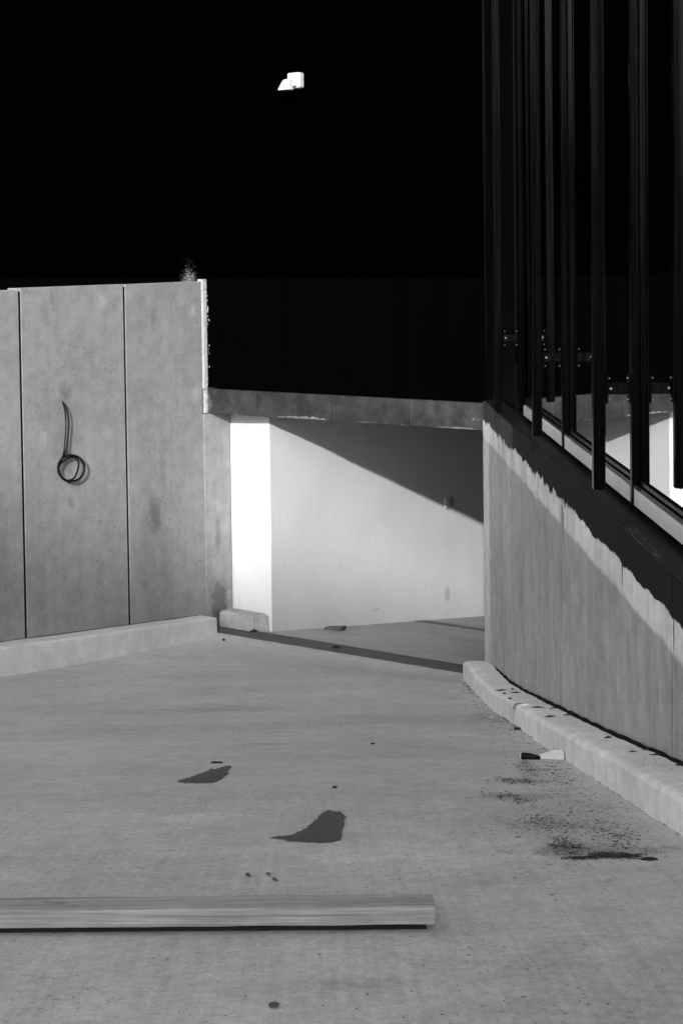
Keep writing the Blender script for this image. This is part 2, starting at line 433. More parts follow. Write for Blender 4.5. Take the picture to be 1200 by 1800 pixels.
def wt_of(px, py): return -(Vector(on_w(px, py, 0).to_2d()) - Q).dot(NV)
tj = [0.088, wt_of(223.5, 800), wt_of(40.5, 800)]
tj += [tj[2] + 1.48, tj[2] + 2.96, tj[2] + 4.44]
def wp(t, w, z):
    p = Q - NV * t + LV * w; return Vector((p.x, p.y, z))
tops = [0.0, 0.004, -0.012, 0.01, 0]
for i in range(5):
    a, b = tj[i] + (0.0 if i == 0 else 0.015), tj[i + 1] - 0.015
    bm = bx(wp(a, -0.18, -0.6), -N3 * (b - a), L3 * 0.18, U3 * (WT + 0.6 + tops[i]), 0.004, 1)
    if i == 0: pass
    for v in bm.verts:
        if v.co.z > 3: v.co.z += jit(v.co, 0.01, 1.3)
    obj('panel', bm, M_PANEL, wl)
bm = bx(wp(0.3, -0.16, -0.6), -N3 * (tj[-1] - 0.3), L3 * 0.153, U3 * (WT + 0.575))
obj('joint_backing', bm, M_JOINT, wl)
# jamb below the lintel, mortar strip above it
bm = bx(wp(0.084, -0.2, -0.6), N3 * (0.084 + 0.385), L3 * 0.202, U3 * (LB - 0.004 + 0.6), 0.012, 2, 0)
obj('jamb', bm, M_JAMB, wl)
bm = bmesh.new(); rings = []
for k in range(71):
    z = LB + 0.004 + (WT + 0.02 - LB) * k / 70
    e = 0.086 + jit((0, z, 0), 0.014, 9) + jit((0, z, 5), 0.008, 40)
    w = 0.012 + jit((7, z, 0), 0.005, 14)
    if z < LT: e -= 0.03; w -= 0.005
    rings.append([wp(e, -0.05, z), wp(e, w * 0.4, z), wp(e - 0.02, w, z), wp(0.012 + jit((5, z, 0), 0.014, 33), w + jit((3, z, 0), 0.007, 30), z), wp(-0.020 + jit((9, z, 0), 0.016, 16) + jit((2, z, 0), 0.014, 47), -0.01, z), wp(-0.02, -0.05, z)])
sweep(bm, None, rings)
obj('mortar_strip', bm, M_MORTAR, wl)
bm = bmesh.new()
for px, py, r in ((357.5, 512, 0.012), (358.5, 520, 0.012), (359, 528, 0.010), (359.5, 541, 0.016), (359.6, 546, 0.014), (360, 556, 0.010), (361, 562, 0.009), (362.5, 563, 0.008), (360, 570, 0.008), (362.5, 607, 0.008), (362, 613, 0.006), (362.6, 645, 0.009), (361, 618, 0.006), (363, 622, 0.005), (357, 504, 0.012)):
    c = on_n(px + 5.5, py, 0.027)
    fleck(bm, c, L3 * 0.6, U3 * 1.8, r, 7)
obj('mortar_drip', bm, M_SPLASH, wl)

# left kerb
M_KERB = concrete('kerb_concrete', 0.57, blotch=0.10, mid=0.10, fine=0.10, pores=0.3, bump=0.4, light=0.1)
kl = empty('kerb', wp(2.0, 0.12, gz(*wp(2.0, 0.12, 0).to_2d())), 'straight pale concrete kerb along the foot of the panel wall', 'kerb')
kt = [0.20, wt_of(252, 1110) - 0.0, wt_of(85, 1130), tj[3] + 0.4, tj[5]]
for i in range(4):
    bm = bmesh.new(); rings = []; n_ = 30
    for k in range(n_ + 1):
        t = kt[i] + 0.0015 + (kt[i + 1] - kt[i] - 0.003) * k / n_
        p = wp(t, 0.25, 0); z0 = gz(p.x, p.y); h = 0.175 + (t - 0.2) * 0.1155 + jit((t, 0, 9), 0.004, 2.2)
        j = jit((t, 4, 0), 0.007, 4); w = 0.245 + jit((t, 4, 3), 0.008, 1.5)
        rings.append([wp(t, 0.014, z0 - 0.3), wp(t, 0.014, h), wp(t, w - 0.014, h + 0.002 + j * 0.3), wp(t, w - 0.004, h - 0.005 + j * 0.4), wp(t, w, h - 0.016), wp(t, w + 0.008, z0 - 0.3)])
    sweep(bm, None, rings)
    obj('kerb_stone', bm, M_KERB, kl)
bm = bmesh.new()
pp = []
for k in range(40):
    t = 0.25 + (tj[5] - 0.3) * k / 39; p = wp(t, 0.25, 0); pp.append(wp(t, 0.004, 0.170 + (t - 0.2) * 0.1155 + jit((t, 0, 0), 0.004, 5)))
tube(bm, pp, 0.010, 6)
obj('sealant', bm, M_JOINT, kl)

# block at the foot of the white wall
def block_bm(s0, s1, n0, n1, z0, z1, bev):
    bm = bx(ln(s0, n0, z0), L3 * (s1 - s0), N3 * (n1 - n0), U3 * (z1 - z0))
    for v in bm.verts:
        p = v.co.to_2d() - Q; s, n = p.dot(LV), p.dot(NV)
        if s > s1 - 0.1 and n < n0 + 0.1: v.co -= L3 * 0.09
        if v.co.z > z0 + 0.1 and n < n0 + 0.1: v.co += N3 * 0.02
        v.co += Vector((jit(v.co, 0.016, 9), jit(v.co + Vector((5, 5, 5)), 0.012, 9), jit(v.co + Vector((9, 1, 5)), 0.012, 9)))
    bmesh.ops.bevel(bm, geom=bm.edges[:], offset=bev, segments=3, affect='EDGES')
    return bm
tag(obj('concrete_block', block_bm(0.045, 0.60, 0.05, 0.289, -0.05, 0.175, 0.02), concrete('rough_block_concrete', 0.36, blotch=0.2, mid=0.25, fine=0.15, pores=0.5, bump=0.9)), 'short rough concrete block at the foot of the white wall beside the jamb', 'block')

# ------------------------------------------------------------------ white inner building, garage shell
SK, NK = 0.628, 0.293
def white_extra(n, v):
    return v
p1 = None
M_WHITE = NT('white_render')
def _mw():
    n = M_WHITE
    big = n.ramp(n.noise(1.4, 4, 0.5), 0.3, 0.7, 0.965, 1.03)
    md = n.ramp(n.noise(16, 5, 0.6), 0.3, 0.7, 0.975, 1.02)
    st = n.ramp(n.noise(1, 4, 0.6, stretch=(3, 3, 0.7)), 0.35, 0.75, 1.012, 0.985)
    v = n.math('MULTIPLY', n.math('MULTIPLY', big, md), n.math('MULTIPLY', st, 0.61))
    q = ln(SK, NK, 0); t = ray(786, 1045); a = LV.x * t.x + LV.y * t.y
    c = C0 + t * ((LV.dot(Q) + SK) / a)
    v = stain(n, v, (c.x, c.y, c.z), (0.07, 0.09, 0.14), 0.28, 0.35, 12)
    t = ray(660, 1072); a = LV.x * t.x + LV.y * t.y; c = C0 + t * ((LV.dot(Q) + SK) / a)
    v = stain(n, v, (c.x, c.y, c.z), (0.09, 0.12, 0.02), 0.25, 0.35, 20)
    return n.finish(v, 0.7, 0.25, n.noise(120, 4, 0.6), 0.002, 0.25)
M_WHITE = _mw()
def on_b(px, py, w=0.0):
    t = ray(px, py); a = LV.x * t.x + LV.y * t.y
    return C0 + t * ((LV.dot(Q) + SK + w) / a)
bm = bmesh.new()
AV = Vector((-0.707, 0.707, 0))
pl = [ln(SK, NK, 0), ln(SK, NK + 8, 0), ln(SK - 4, NK + 8, 0), ln(SK, NK, 0) + AV * 3.2]
lo_ = [bm.verts.new(p + U3 * -2.2) for p in pl]; hi_ = [bm.verts.new(p + U3 * 2.8) for p in pl]
bm.faces.new(lo_[::-1]); bm.faces.new(hi_)
for k in range(4): bm.faces.new((lo_[k], lo_[(k + 1) % 4], hi_[(k + 1) % 4], hi_[k]))
bmesh.ops.bevel(bm, geom=[e for e in bm.edges if abs(e.verts[0].co.z - e.verts[1].co.z) > 1], offset=0.004, segments=2, affect='EDGES')
tag(obj('white_wall', bm, M_WHITE), 'smooth white rendered wall inside the opening, turning a corner', 'wall')
M_DARKC = concrete('garage_concrete', 0.35, blotch=0.15, bump=0.3)
gs = empty('garage_shell', ln(3.9, 4, -1), 'dark concrete side and end walls deep inside the garage', 'wall')
obj('side_wall', bx(ln(3.56, 0.12, -2.5), L3 * 0.4, N3 * 9, U3 * 5.1), M_DARKC, gs)
obj('end_wall', bx(ln(0.3, 8.2, -2.6), L3 * 3.2, N3 * 0.3, U3 * 5.2), M_DARKC, gs)
obj('ceiling', bx(ln(SK + 0.01, 0.31, LT - 0.06), L3 * 2.9, N3 * 7.8, U3 * 0.05), M_DARKC, gs)
# junction box on the white wall
c = on_b(787, 882.5)
jb = empty('junction_box', c, 'small square cover plate high on the white wall in the shade', 'box')
M_PLATE = plain('grey_plastic', 0.45, 0.5, 0.3, 0.05)
obj('cover_plate', bx(c - N3 * 0.10 - U3 * 0.075 - L3 * 0.002, N3 * 0.20, U3 * 0.15, L3 * 0.03, 0.008, 2), M_PLATE, jb)
obj('recess', bx(c - N3 * 0.03 - U3 * 0.05 + L3 * 0.026, N3 * 0.10, U3 * 0.10, L3 * 0.008, 0.003, 1), plain('dark_plastic', 0.22, 0.5, 0.3), jb)

# ------------------------------------------------------------------ drain
M_DRAIN = concrete('drain_cover_metal', 0.085, blotch=0.15, mid=0.15, fine=0.12, pores=0.2, bump=0.3, rough=0.7)
M_SLOT = plain('slot_shadow', 0.02, 0.9, 0.1)
dr = empty('trench_drain', ln(1.7, -0.02, 0), 'dark trench drain running across the foot of the ramp under the lintel', 'drain')
bm = bmesh.new()
for k in range(7):
    s0 = 0.02 + k * 0.5
    add_box(bm, ln(s0 + 0.001, -0.165, -0.12), L3 * 0.498, N3 * 0.235, U3 * 0.128, 0.004, 1)
    o = obj('cover', bm, M_DRAIN, dr); bm = bmesh.new()
for k in range(118):
    s0 = 0.03 + k * 0.0297
    add_box(bm, ln(s0, 0.072, -0.1), L3 * 0.017, N3 * 0.035, U3 * 0.107)
o = obj('grate_teeth', bm, M_DRAIN, dr); o['kind'] = 'stuff'
obj('channel', bx(ln(0.0, -0.17, -0.3), L3 * 3.52, N3 * 0.29, U3 * 0.27), M_SLOT, dr)
# second channel deeper in the garage
a = on_g(778, 1099); b = on_g(850, 1107)
n2 = ((a.to_2d() - Q).dot(NV) + (b.to_2d() - Q).dot(NV)) / 2
zz = -0.165 * (n2 - 0.1)
sl = Vector((0, 0, -0.165 * 0.3))
tag(obj('floor_channel', bx(ln(SK + 0.01, n2 - 0.15, zz + 0.165 * 0.15 - 0.1), L3 * 2.8, N3 * 0.3 + sl, U3 * 0.106), concrete('channel_cover_metal', 0.17)), 'narrow dark channel cover across the floor deeper inside the opening', 'drain')

# ------------------------------------------------------------------ retaining wall on the right
ZP, ZBAND, ZLEDGE = Z(1.585), Z(1.735), Z(1.41)
def d_of(px, py): return on_x(px, py, XW).y
YE = d_of(852.5, 950)
def wall_extra(n, v):
    x, y, z = n.xyz()
    lf = n.noise(1, 4, 0.6, stretch=(0, 1.5, 0.8), off=(0, 3, 0))          # slow waves along the wall
    mf = n.noise(1, 6, 0.72, stretch=(0, 5, 3.4), off=(0, 2, 7))               # ragged brushwork
    hf = n.noise(1, 5, 0.75, stretch=(0, 34, 2.2), off=(0, 7, 0))             # bristle marks
    drip = n.noise(1, 2, 0.5, stretch=(0, 11, 0.2), off=(0, 1, 4))
    patchy = n.math('MULTIPLY', n.ramp(n.noise(1, 2, 0.5, stretch=(0, 0.9, 0), off=(0, 4, 0)), 0.42, 0.6, 0.6, 1.2), n.ramp(y, 8.6, 9.6, 0.4, 1.5))
    rough_ = n.math('ADD', n.math('MULTIPLY', n.math('SUBTRACT', mf, 0.5), 0.19), n.math('MULTIPLY', n.math('SUBTRACT', hf, 0.5), 0.035))
    e = n.math('ADD', z, n.math('ADD', n.math('MULTIPLY', n.math('SUBTRACT', lf, 0.5), 0.16), n.math('MULTIPLY', rough_, patchy)))
    e = n.math('ADD', e, n.ramp(drip, 0.68, 0.80, 0, 0.15))
    # light band of newer render under the paint
    e2 = n.math('ADD', z, n.math('ADD', n.math('MULTIPLY', n.math('SUBTRACT', lf, 0.5), 0.12), n.math('MULTIPLY', n.math('SUBTRACT', n.noise(1, 5, 0.7, stretch=(0, 7, 5)), 0.5), 0.07)))
    band = n.ramp(e2, ZBAND - 0.02, ZBAND + 0.02)
    edge = n.math('SUBTRACT', n.ramp(e2, ZBAND - 0.018, ZBAND - 0.002), n.ramp(e2, ZBAND + 0.002, ZBAND + 0.018))
    fade = n.ramp(n.noise(1, 3, 0.5, stretch=(0, 1.2, 0.6), off=(0, 9, 3)), 0.35, 0.6, 0.62, 1.0)
    v = n.math('MULTIPLY', v, n.mix(n.math('MULTIPLY', band, fade), 0.82, 1.62))
    v = n.math('MULTIPLY', v, n.math('ADD', 1, n.math('MULTIPLY', edge, 0.10)))
    # dark runs from the joints and drips
    run = n.noise(1, 6, 0.75, stretch=(0, 2.2, 0.45), off=(0, 13, 0))
    v = n.math('MULTIPLY', v, n.ramp(run, 0.50, 0.74, 1.05, 0.78))
    run2 = n.noise(1, 3, 0.6, stretch=(0, 38, 0.5), off=(0, 3, 2))
    v = n.math('MULTIPLY', v, n.ramp(run2, 0.72, 0.80, 1.0, 0.6))
    dk = n.math('MULTIPLY', n.math('ADD', 0.0042, n.math('MULTIPLY', n.math('SUBTRACT', n.noise(6, 5, 0.7), 0.5), 0.005)), 1.0)
    far = n.ramp(n.math('ADD', y, n.math('MULTIPLY', n.math('SUBTRACT', hf, 0.5), 0.3)), 12.0, 12.15)
    greyst = n.math('MULTIPLY', n.ramp(n.noise(1, 5, 0.7, stretch=(0, 12, 1.2)), 0.3, 0.7, 0.65, 1.35), 0.04)
    dk = n.mix(far, dk, greyst)
    sm = n.math('MULTIPLY', n.ramp(n.noise(1, 5, 0.75, stretch=(0, 20, 2.0), off=(0, 21, 5)), 0.54, 0.66), n.math('MULTIPLY', n.ramp(y, 8.8, 9.6), n.ramp(z, ZP - 0.10, ZP + 0.03, 1, 0)))
    sm = n.math('MULTIPLY', sm, n.ramp(z, ZBAND - 0.05, ZBAND + 0.02))
    v = n.math('MULTIPLY', v, n.math('SUBTRACT', 1, n.math('MULTIPLY', sm, 0.55)))
    v = n.mix(n.ramp(e, ZP - 0.006, ZP + 0.006), v, dk)
    return v
rws = []
for px_, py_, ry_, rz_, k_, rg_ in ((988, 905, 0.07, 0.16, 0.6, 0.6), (987, 1060, 0.03, 0.45, 0.35, 0.35), (985, 1215, 0.05, 0.20, 0.3, 0.5), (1183, 1110, 0.012, 0.14, 0.9, 0.12), (1180, 1240, 0.02, 0.30, 0.4, 0.3), (1103, 1135, 0.015, 0.18, 0.35, 0.3),
        (973, 1096, 0.012, 0.02, 0.8, 0.2), (1030, 1250, 0.006, 0.06, 0.4, 0.1), (941, 1170, 0.05, 0.12, 0.25, 0.5), (925, 850, 0.03, 0.012, 0.7, 0.4), (943, 868, 0.03, 0.012, 0.6, 0.4), (866, 765, 0.020, 0.12, 0.8, 0.05), (883, 785, 0.016, 0.12, 0.8, 0.05), (900, 800, 0.013, 0.12, 0.8, 0.05),
        (1085, 1190, 0.04, 0.16, -0.22, 0.5), (1160, 1235, 0.03, 0.12, -0.25, 0.5), (890, 1000, 0.4, 0.5, -0.10, 0.4), (1005, 1020, 0.03, 0.2, -0.2, 0.4)):
    p_ = on_x(px_, py_, XW); rws.append(((p_.x, p_.y, p_.z), (1.0, ry_, rz_), k_, rg_, 12))
_we = wall_extra
def wall_extra2(n, v):
    v = _we(n, v)
    for st_ in rws: v = stain(n, v, *st_)
    y = n.xyz()[1]; z = n.xyz()[2]
    e_ = n.math('ADD', y, n.math('MULTIPLY', n.math('SUBTRACT', n.noise(1, 4, 0.7, stretch=(0, 4, 3)), 0.5), 0.12))
    m_ = n.math('MULTIPLY', n.ramp(e_, YE - 0.40, YE - 0.34), n.ramp(z, ZBAND + 0.02, ZBAND - 0.03))
    return n.math('MULTIPLY', v, n.math('ADD', 1, n.math('MULTIPLY', m_, 0.38)))
M_RWALL = concrete('retaining_wall_concrete', 0.38, blotch=0.12, mid=0.15, fine=0.12, streak=0.06, pores=0.3, bump=0.35, extra=wall_extra2)
rw = empty('retaining_wall', (XW + 0.2, 9, gz(1.4, 9)), 'streaked concrete retaining wall with black painted top on the right', 'wall')
seams = [YE, d_of(895, 1000), d_of(988, 1050), d_of(1182, 1250), 4.0, 0.8, -2.5]
for i in range(6):
    y1, y0 = seams[i], seams[i + 1]
    a = 0.0040
    bm = bx((XW, y0 + a, -0.6), (0.30, 0, 0), (0, y1 - y0 - 2 * a, 0), U3 * (ZLEDGE + 0.6), 0.0015, 1)
    if i == 0:
        # rounded, slightly worn end
        bm.free(); bm = bmesh.new(); rings = []
        for k in range(61):
            z = -0.6 + (ZLEDGE + 0.6) * k / 60; j = jit((0, z, 1), 0.006, 7); r = 0.05
            rings.append([Vector((XW + 0.3, y0 + a, z)), Vector((XW, y0 + a, z)), Vector((XW, y1 - 0.42, z)), Vector((XW - 0.003, y1 - 0.36 + j, z)), Vector((XW - 0.016 + j * 0.4, y1 - 0.03 + j, z)), Vector((XW, y1 + j, z)), Vector((XW + 0.3, y1, z))])
        sweep(bm, None, rings)
    obj('wall_section', bm, M_RWALL, rw)
obj('core', bx((XW + 0.006, -2.4, -0.5), (0.24, 0, 0), (0, YE + 2.3, 0), U3 * (ZLEDGE + 0.4)), M_JOINT, rw)

# right kerb: curved end, worn nosing, one broken notch
KX = 1.25
_c = on_x(908, 1240, KX + 0.02)
M_KERB2 = concrete('kerb_concrete_worn', 0.65, stains=[((_c.x, _c.y, _c.z), (0.06, 0.10, 0.05), 0.65, 0.25, 16), ((_c.x, _c.y + 0.03, _c.z - 0.07), (0.05, 0.06, 0.08), 0.35, 0.4, 16)], blotch=0.10, mid=0.15, fine=0.14, pores=0.5, bump=0.6, light=0.1)  # colour darkened in and just below the broken notch
KX = 1.25
CHIPD = on_x(907, 1238, KX).y
kr = empty('kerb', ((KX + XW) / 2, 9, gz(KX, 9)), 'thick curving pale kerb with a broken notch at the foot of the retaining wall', 'kerb')
bm = bmesh.new(); rings = []
ds = list(np.arange(-2.4, 13.95, 0.05)) + [14.0, 14.06, 14.12, 14.16, 14.185]
for d in ds:
    z0 = gz(KX, d); h = z0 + 0.148 + jit((d, 0, 2), 0.010, 1.3) + jit((d, 7, 2), 0.004, 5)
    xo = KX + jit((d, 3, 0), 0.016, 0.9) + jit((d, 1, 0), 0.006, 4)
    endr = max(0, (d - 14.0) / 0.19); h += 0.035 * min(max((d - 12.6) / 1.2, 0), 1)
    xo += 0.004 * max(0, (d - 12.6)) + 0.07 * endr ** 3
    rd = 0.026 + jit((d, 5, 5), 0.012, 3) + max(0, jit((d, 2, 5), 0.05, 2.3) - 0.015)
    h -= 0.03 * endr ** 3
    ck = math.exp(-((d - CHIPD) / 0.045) ** 2)
    c2 = math.exp(-((d - 13.2) / 0.10) ** 2) * 0.4
    xi = XW - 0.014
    rings.append([Vector((xi, d, z0 - 0.3)), Vector((xi, d, h - 0.004)), Vector((xo + rd + 0.06, d, h + 0.002)), Vector((xo + rd + 0.035 * (ck + c2), d, h - 0.002 - 0.03 * (ck + c2))), Vector((xo + rd * 0.35 + 0.04 * (ck + c2), d, h - rd * 0.35 - 0.055 * (ck + c2))), Vector((xo + 0.02 * ck, d, h - rd - 0.04 * ck)), Vector((xo + jit((d, 8, 8), 0.004, 6), d, z0 + 0.03)), Vector((xo, d, z0 - 0.3))])
sweep(bm, None, rings)
obj('kerb_stone', bm, M_KERB2, kr)
bm = bmesh.new()
tube(bm, [Vector((XW - 0.010 - abs(jit((d, 0, 0), 0.012, 3)), d, gz(KX, d) + 0.150 + jit((d, 2, 0), 0.006, 4))) for d in np.arange(-2.3, 13.95, 0.07)], [0.012 + jit((d, 6, 0), 0.006, 6) for d in np.arange(-2.3, 13.95, 0.07)], 6)
obj('sealant', bm, M_JOINT, kr)

# ------------------------------------------------------------------ glazed facade
def glossy_black(name, v, rough, spec=0.5):
    n = NT(name)
    return n.finish(v, n.ramp(n.noise(1, 4, 0.6, stretch=(30, 30, 1)), 0.3, 0.7, rough * 0.7, rough * 1.3), spec)
M_FIN = glossy_black('black_powder_coat', 0.0008, 0.25, 0.05)
M_ARM = glossy_black('black_bracket_steel', 0.0014, 0.3, 0.08)
M_FRAME = glossy_black('black_frame', 0.0008, 0.25, 0.05)
n = NT('mirror_glass'); M_GLASS = n.finish(0.80, 0.0, 0.5, n.noise(0.7, 1, 0.3), 0.0015, 0.25, metallic=1.0)
M_SILL = plain('pale_aluminium', 0.52, 0.4, 0.4, 0.05, sc=6)
M_LEDGE = concrete('black_bitumen_paint', 0.0032, blotch=0.3, mid=0.3, fine=0.2, bump=0.5, light=0.5, rough=0.6)
M_BOLT = plain('zinc_bolt', 0.23, 0.4, 0.5, 0.05, metallic=0.5)
ga = empty('glazed_facade', (XM + 0.2, 10, ZLEDGE), 'dark mirror glass facade above the retaining wall', 'facade')
YG = on_x(908, 700, XM).y         # far end of the glass
YC = 15.35
FT = 8.5                         # facade top
obj('ledge', bx((XW + 0.004, -2.5, ZLEDGE - 0.02), (0.3, 0, 0), (0, YE - 0.05 + 2.5, 0), U3 * 0.032, 0.01, 2), M_LEDGE, ga)
ym = [XM * FPX / o for o in (360, 438, 562, 781, 1250)]
ZS0, ZS1, ZG = Z(1.355), Z(1.275), Z(1.215)
ends = [12.40] + ym[1:] + [1.36, -0.91, -3.2]
for i in range(len(ends) - 1):
    y1, y0 = ends[i] - 0.004, ends[i + 1] + 0.004
    obj('sill', bx((XM - 0.035, y0, ZS0), (0.1, 0, 0), (0, y1 - y0, 0), U3 * (ZS1 - ZS0), 0.003, 1), M_SILL, ga)
    bm = bmesh.new()
    add_box(bm, (XM - 0.022, y0, ZS1 + 0.002), (0.08, 0, 0), (0, y1 - y0, 0), U3 * 0.026, 0.004, 2)
    add_box(bm, (XM - 0.014, y0, ZS1 + 0.032), (0.08, 0, 0), (0, y1 - y0, 0), U3 * 0.026, 0.004, 2)
    obj('glazing_bead', bm, M_FRAME, ga)
    ZT = Z(-0.28)
    obj('glass_pane', bx((XM, y0 + 0.01, ZG), (0.02, 0, 0), (0, y1 - y0 - 0.02, 0), U3 * (ZT - ZG)), M_GLASS, ga)
    lean = 0.046 if i == 2 else 0.0           # one upper pane turned to keep the lamp's reflection out of view
    obj('glass_pane', bx((XM, y1 - 0.01, ZT + 0.004), (0.02, 0, 0), (lean, -(y1 - y0 - 0.02), 0), U3 * (FT - ZT - 0.004)), M_GLASS, ga)
obj('wall', bx((XM + 0.11, -3.2, ZLEDGE + 0.03), (6, 0, 0), (0, YC + 3.2 + 3, 0), U3 * (BT - ZLEDGE - 0.05)), M_BLACK, ga)
M_CLAD = NT('dark_metal_cladding'); M_CLAD = M_CLAD.finish(0.003, 0.4, 0.03)
ys = [YC, on_x(882, 720, XM).y + 0.02, YG + 0.005]
for i in range(2):
    obj('cladding_panel', bx((XM - 0.012, ys[i + 1] + 0.003, Z(1.585)), (0.09, 0, 0), (0, ys[i] - ys[i + 1] - 0.006, 0), U3 * (FT - Z(1.585)), 0.003, 1), M_CLAD, ga)
obj('corner_trim', bx((XM - 0.03, YC - 0.045, Z(1.585) + 0.01), (0.03, 0, 0), (0, 0.025, 0), U3 * (FT - Z(1.585) - 0.02), 0.004, 1), M_FRAME, ga)
for i in range(4):
    y = ym[i]
    m_ = obj('mullion', bx((XM - 0.036, y - 0.028, Z(1.345) + 0.09), (0.034, 0, 0), (0, 0.06, 0), U3 * (FT - Z(1.345) - 0.09), 0.004, 2), M_FIN, ga)
    obj('mullion_foot', bx((XM - 0.046, y - 0.034, Z(1.345) - 0.02), (0.0095, 0, 0), (0, 0.05, 0), U3 * (FT - Z(1.345)), 0.002, 1), M_FIN, ga)
# dusty ring on the ledge
c = on_x(1130, 952, XW)
bm = bmesh.new()
for i in range(150):
    t = random.random() * 6.28; q = Vector((0, math.cos(t) * random.gauss(0.30, 0.04), math.sin(t) * random.gauss(0.022, 0.007)))
    fleck(bm, Vector((XW - 0.0005, c.y + q.y, c.z + q.z)), Vector((0, -1, 0)), U3, random.uniform(0.0008, 0.0024), 4)
o = obj('dust_ring', bm, M_SPLASH, rw); o['kind'] = 'stuff'; o['label'] = 'faint ring of pale dust specks on the black paint'

# fins with brackets
ZF, ZB = Z(0.77 * XM), Z(0.454 * XM)
def bolt(bm, c, r):
    t = bmesh.new(); rings = []
    for rr, dp in ((r, 0), (r, 0.006), (r * 0.75, 0.010), (r * 0.3, 0.012)):
        rings.append([t.verts.new(c + Vector((math.cos(k * math.pi / 4) * rr, -dp, math.sin(k * math.pi / 4) * rr))) for k in range(8)])
    for a, b in zip(rings, rings[1:]):
        for k in range(8): t.faces.new((a[k], a[(k + 1) % 8], b[(k + 1) % 8], b[k]))
    t.faces.new(rings[-1]); merge(bm, t)
fl_ = ['slim black vertical fin farthest back, beside the building corner', 'black vertical fin in the middle of the three, shorter than the nearest', 'nearest and widest black vertical fin, hanging lowest in front of the glass']
for i in range(3):
    y = ym[i] + 0.0
    f = empty('facade_fin', (XF, y, ZF), fl_[i], 'fin', 'black vertical fins in front of the glass')
    obj('post', bx((XF - 0.031, y - 0.028, ZF), (0.062, 0, 0), (0, 0.056, 0), U3 * (FT - ZF), 0.004, 2), M_FIN, f)
    obj('bracket_arm', bx((XF + 0.036, y - 0.012, ZB - 0.03), (XM - 0.047 - XF - 0.036, 0, 0), (0, 0.012, 0), U3 * 0.06, 0.003, 1), M_ARM, f)
    cl = bmesh.new()
    add_box(cl, (XF + 0.0345, y - 0.034, ZB - 0.075), (0.012, 0, 0), (0, 0.05, 0), U3 * 0.15, 0.002, 1)
    obj('cleat', cl, M_FIN, f)
    cl = bmesh.new()
    add_box(cl, (XM - 0.056, y - 0.040, ZB - 0.075), (0.0095, 0, 0), (0, 0.08, 0), U3 * 0.15, 0.002, 1)
    obj('cleat', cl, M_FIN, f)
    for (bxx, bz, r, yo) in ((XF + 0.062, ZB, 0.0085, -0.0125), (XF + 0.053, ZB + 0.055, 0.0046, -0.022), (XF + 0.053, ZB - 0.055, 0.0046, -0.022), (XM - 0.064, ZB + 0.055, 0.0048, -0.022), (XM - 0.064, ZB - 0.055, 0.0048, -0.022)):
        b_ = bmesh.new(); bolt(b_, Vector((bxx, y + yo, bz)), r)
        obj('bolt', b_, M_BOLT, f, smooth=False)
    b_ = bmesh.new(); bolt(b_, Vector((XF, y - 0.01, ZF + 0.0)), 0.006)
    obj('end_cap', b_, M_FIN, f)

# ------------------------------------------------------------------ security light
M_WP = plain('white_plastic', 0.56, 0.35, 0.4, 0.03)
c = on_n(523, 143, 0.03)
sl_ = empty('security_light', c, 'white security floodlight mounted high on the black wall', 'light')
bm = bx(c - L3 * 0.072 - U3 * 0.082, L3 * 0.165, U3 * 0.168, -N3 * 0.10, 0.030, 5)
obj('housing', bm, M_WP, sl_, smooth=False)
hc = on_n(504.5, 148.5, -0.13)
bm = bmesh.new(); rings = []
for (dz, w, dpt, sh) in ((0.056, 0.022, 0.02, 0.026), (0.050, 0.036, 0.035, 0.022), (0.03, 0.046, 0.045, 0.012), (-0.02, 0.058, 0.056, -0.004), (-0.055, 0.068, 0.064, -0.012), (-0.06, 0.064, 0.060, -0.012)):
    ring = []
    for k in range(16):
        a = 2 * math.pi * k / 16; ca, sa = math.cos(a), math.sin(a)
        ca = math.copysign(abs(ca) ** 0.6, ca); sa = math.copysign(abs(sa) ** 0.6, sa)
        ring.append(hc + L3 * (ca * w * 1.18 + sh - 0.008) + N3 * (sa * dpt) + U3 * dz)
    rings.append(ring)
sweep(bm, None, rings)
h_ = obj('lamp_head', bm, M_WP, sl_, smooth=False)
bm = bmesh.new()
tube(bm, [hc + U3 * -0.058 - L3 * 0.012, hc + U3 * -0.085 - L3 * 0.014], [0.058, 0.042], 16)
obj('lens', bm, M_FRAME, sl_)
bm = bmesh.new()
tube(bm, [hc + L3 * 0.02, hc + L3 * 0.07 + N3 * 0.04, c - N3 * 0.02 - U3 * 0.03], 0.022, 10)
obj('swivel_joint', bm, M_WP, sl_)

# ------------------------------------------------------------------ cable on the panel wall
M_CABLE = plain('black_rubber', 0.005, 0.6, 0.15, 0.2)
cb = bmesh.new()
def wc(pts): return [on_w(80 + a / 7.5, 640 + b / 7.5, w * 1.7) for a, b, w in pts]
def loop(cx, cy, rx, ry, a0, a1, w0, w1, n_=14, sk=0.0):
    return [(cx + rx * math.cos(math.radians(a0 + (a1 - a0) * i / n_)) + sk * math.sin(math.radians(a0 + (a1 - a0) * i / n_)), cy - ry * math.sin(math.radians(a0 + (a1 - a0) * i / n_)), w0 + (w1 - w0) * i / n_) for i in range(n_ + 1)]
s1 = [(215, 480, -0.01), (240, 515, 0.014), (278, 570, 0.028), (304, 680, 0.034), (312, 820, 0.034), (298, 980, 0.032), (278, 1130, 0.034), (240, 1220, 0.04)]
s1 += loop(342, 1372, 176, 172, 150, 520, 0.045, 0.05, 22)
_q = spline(wc(s1), 5); tube(cb, _q, [0.0072 + 0.0036 * min(max((i_ - 25) / 14, 0), 1) for i_ in range(len(_q))], 8)
s2 = [(218, 484, -0.01), (236, 520, 0.008), (256, 600, 0.020), (270, 720, 0.026), (272, 860, 0.026), (260, 1010, 0.024), (248, 1150, 0.028), (215, 1260, 0.034)]
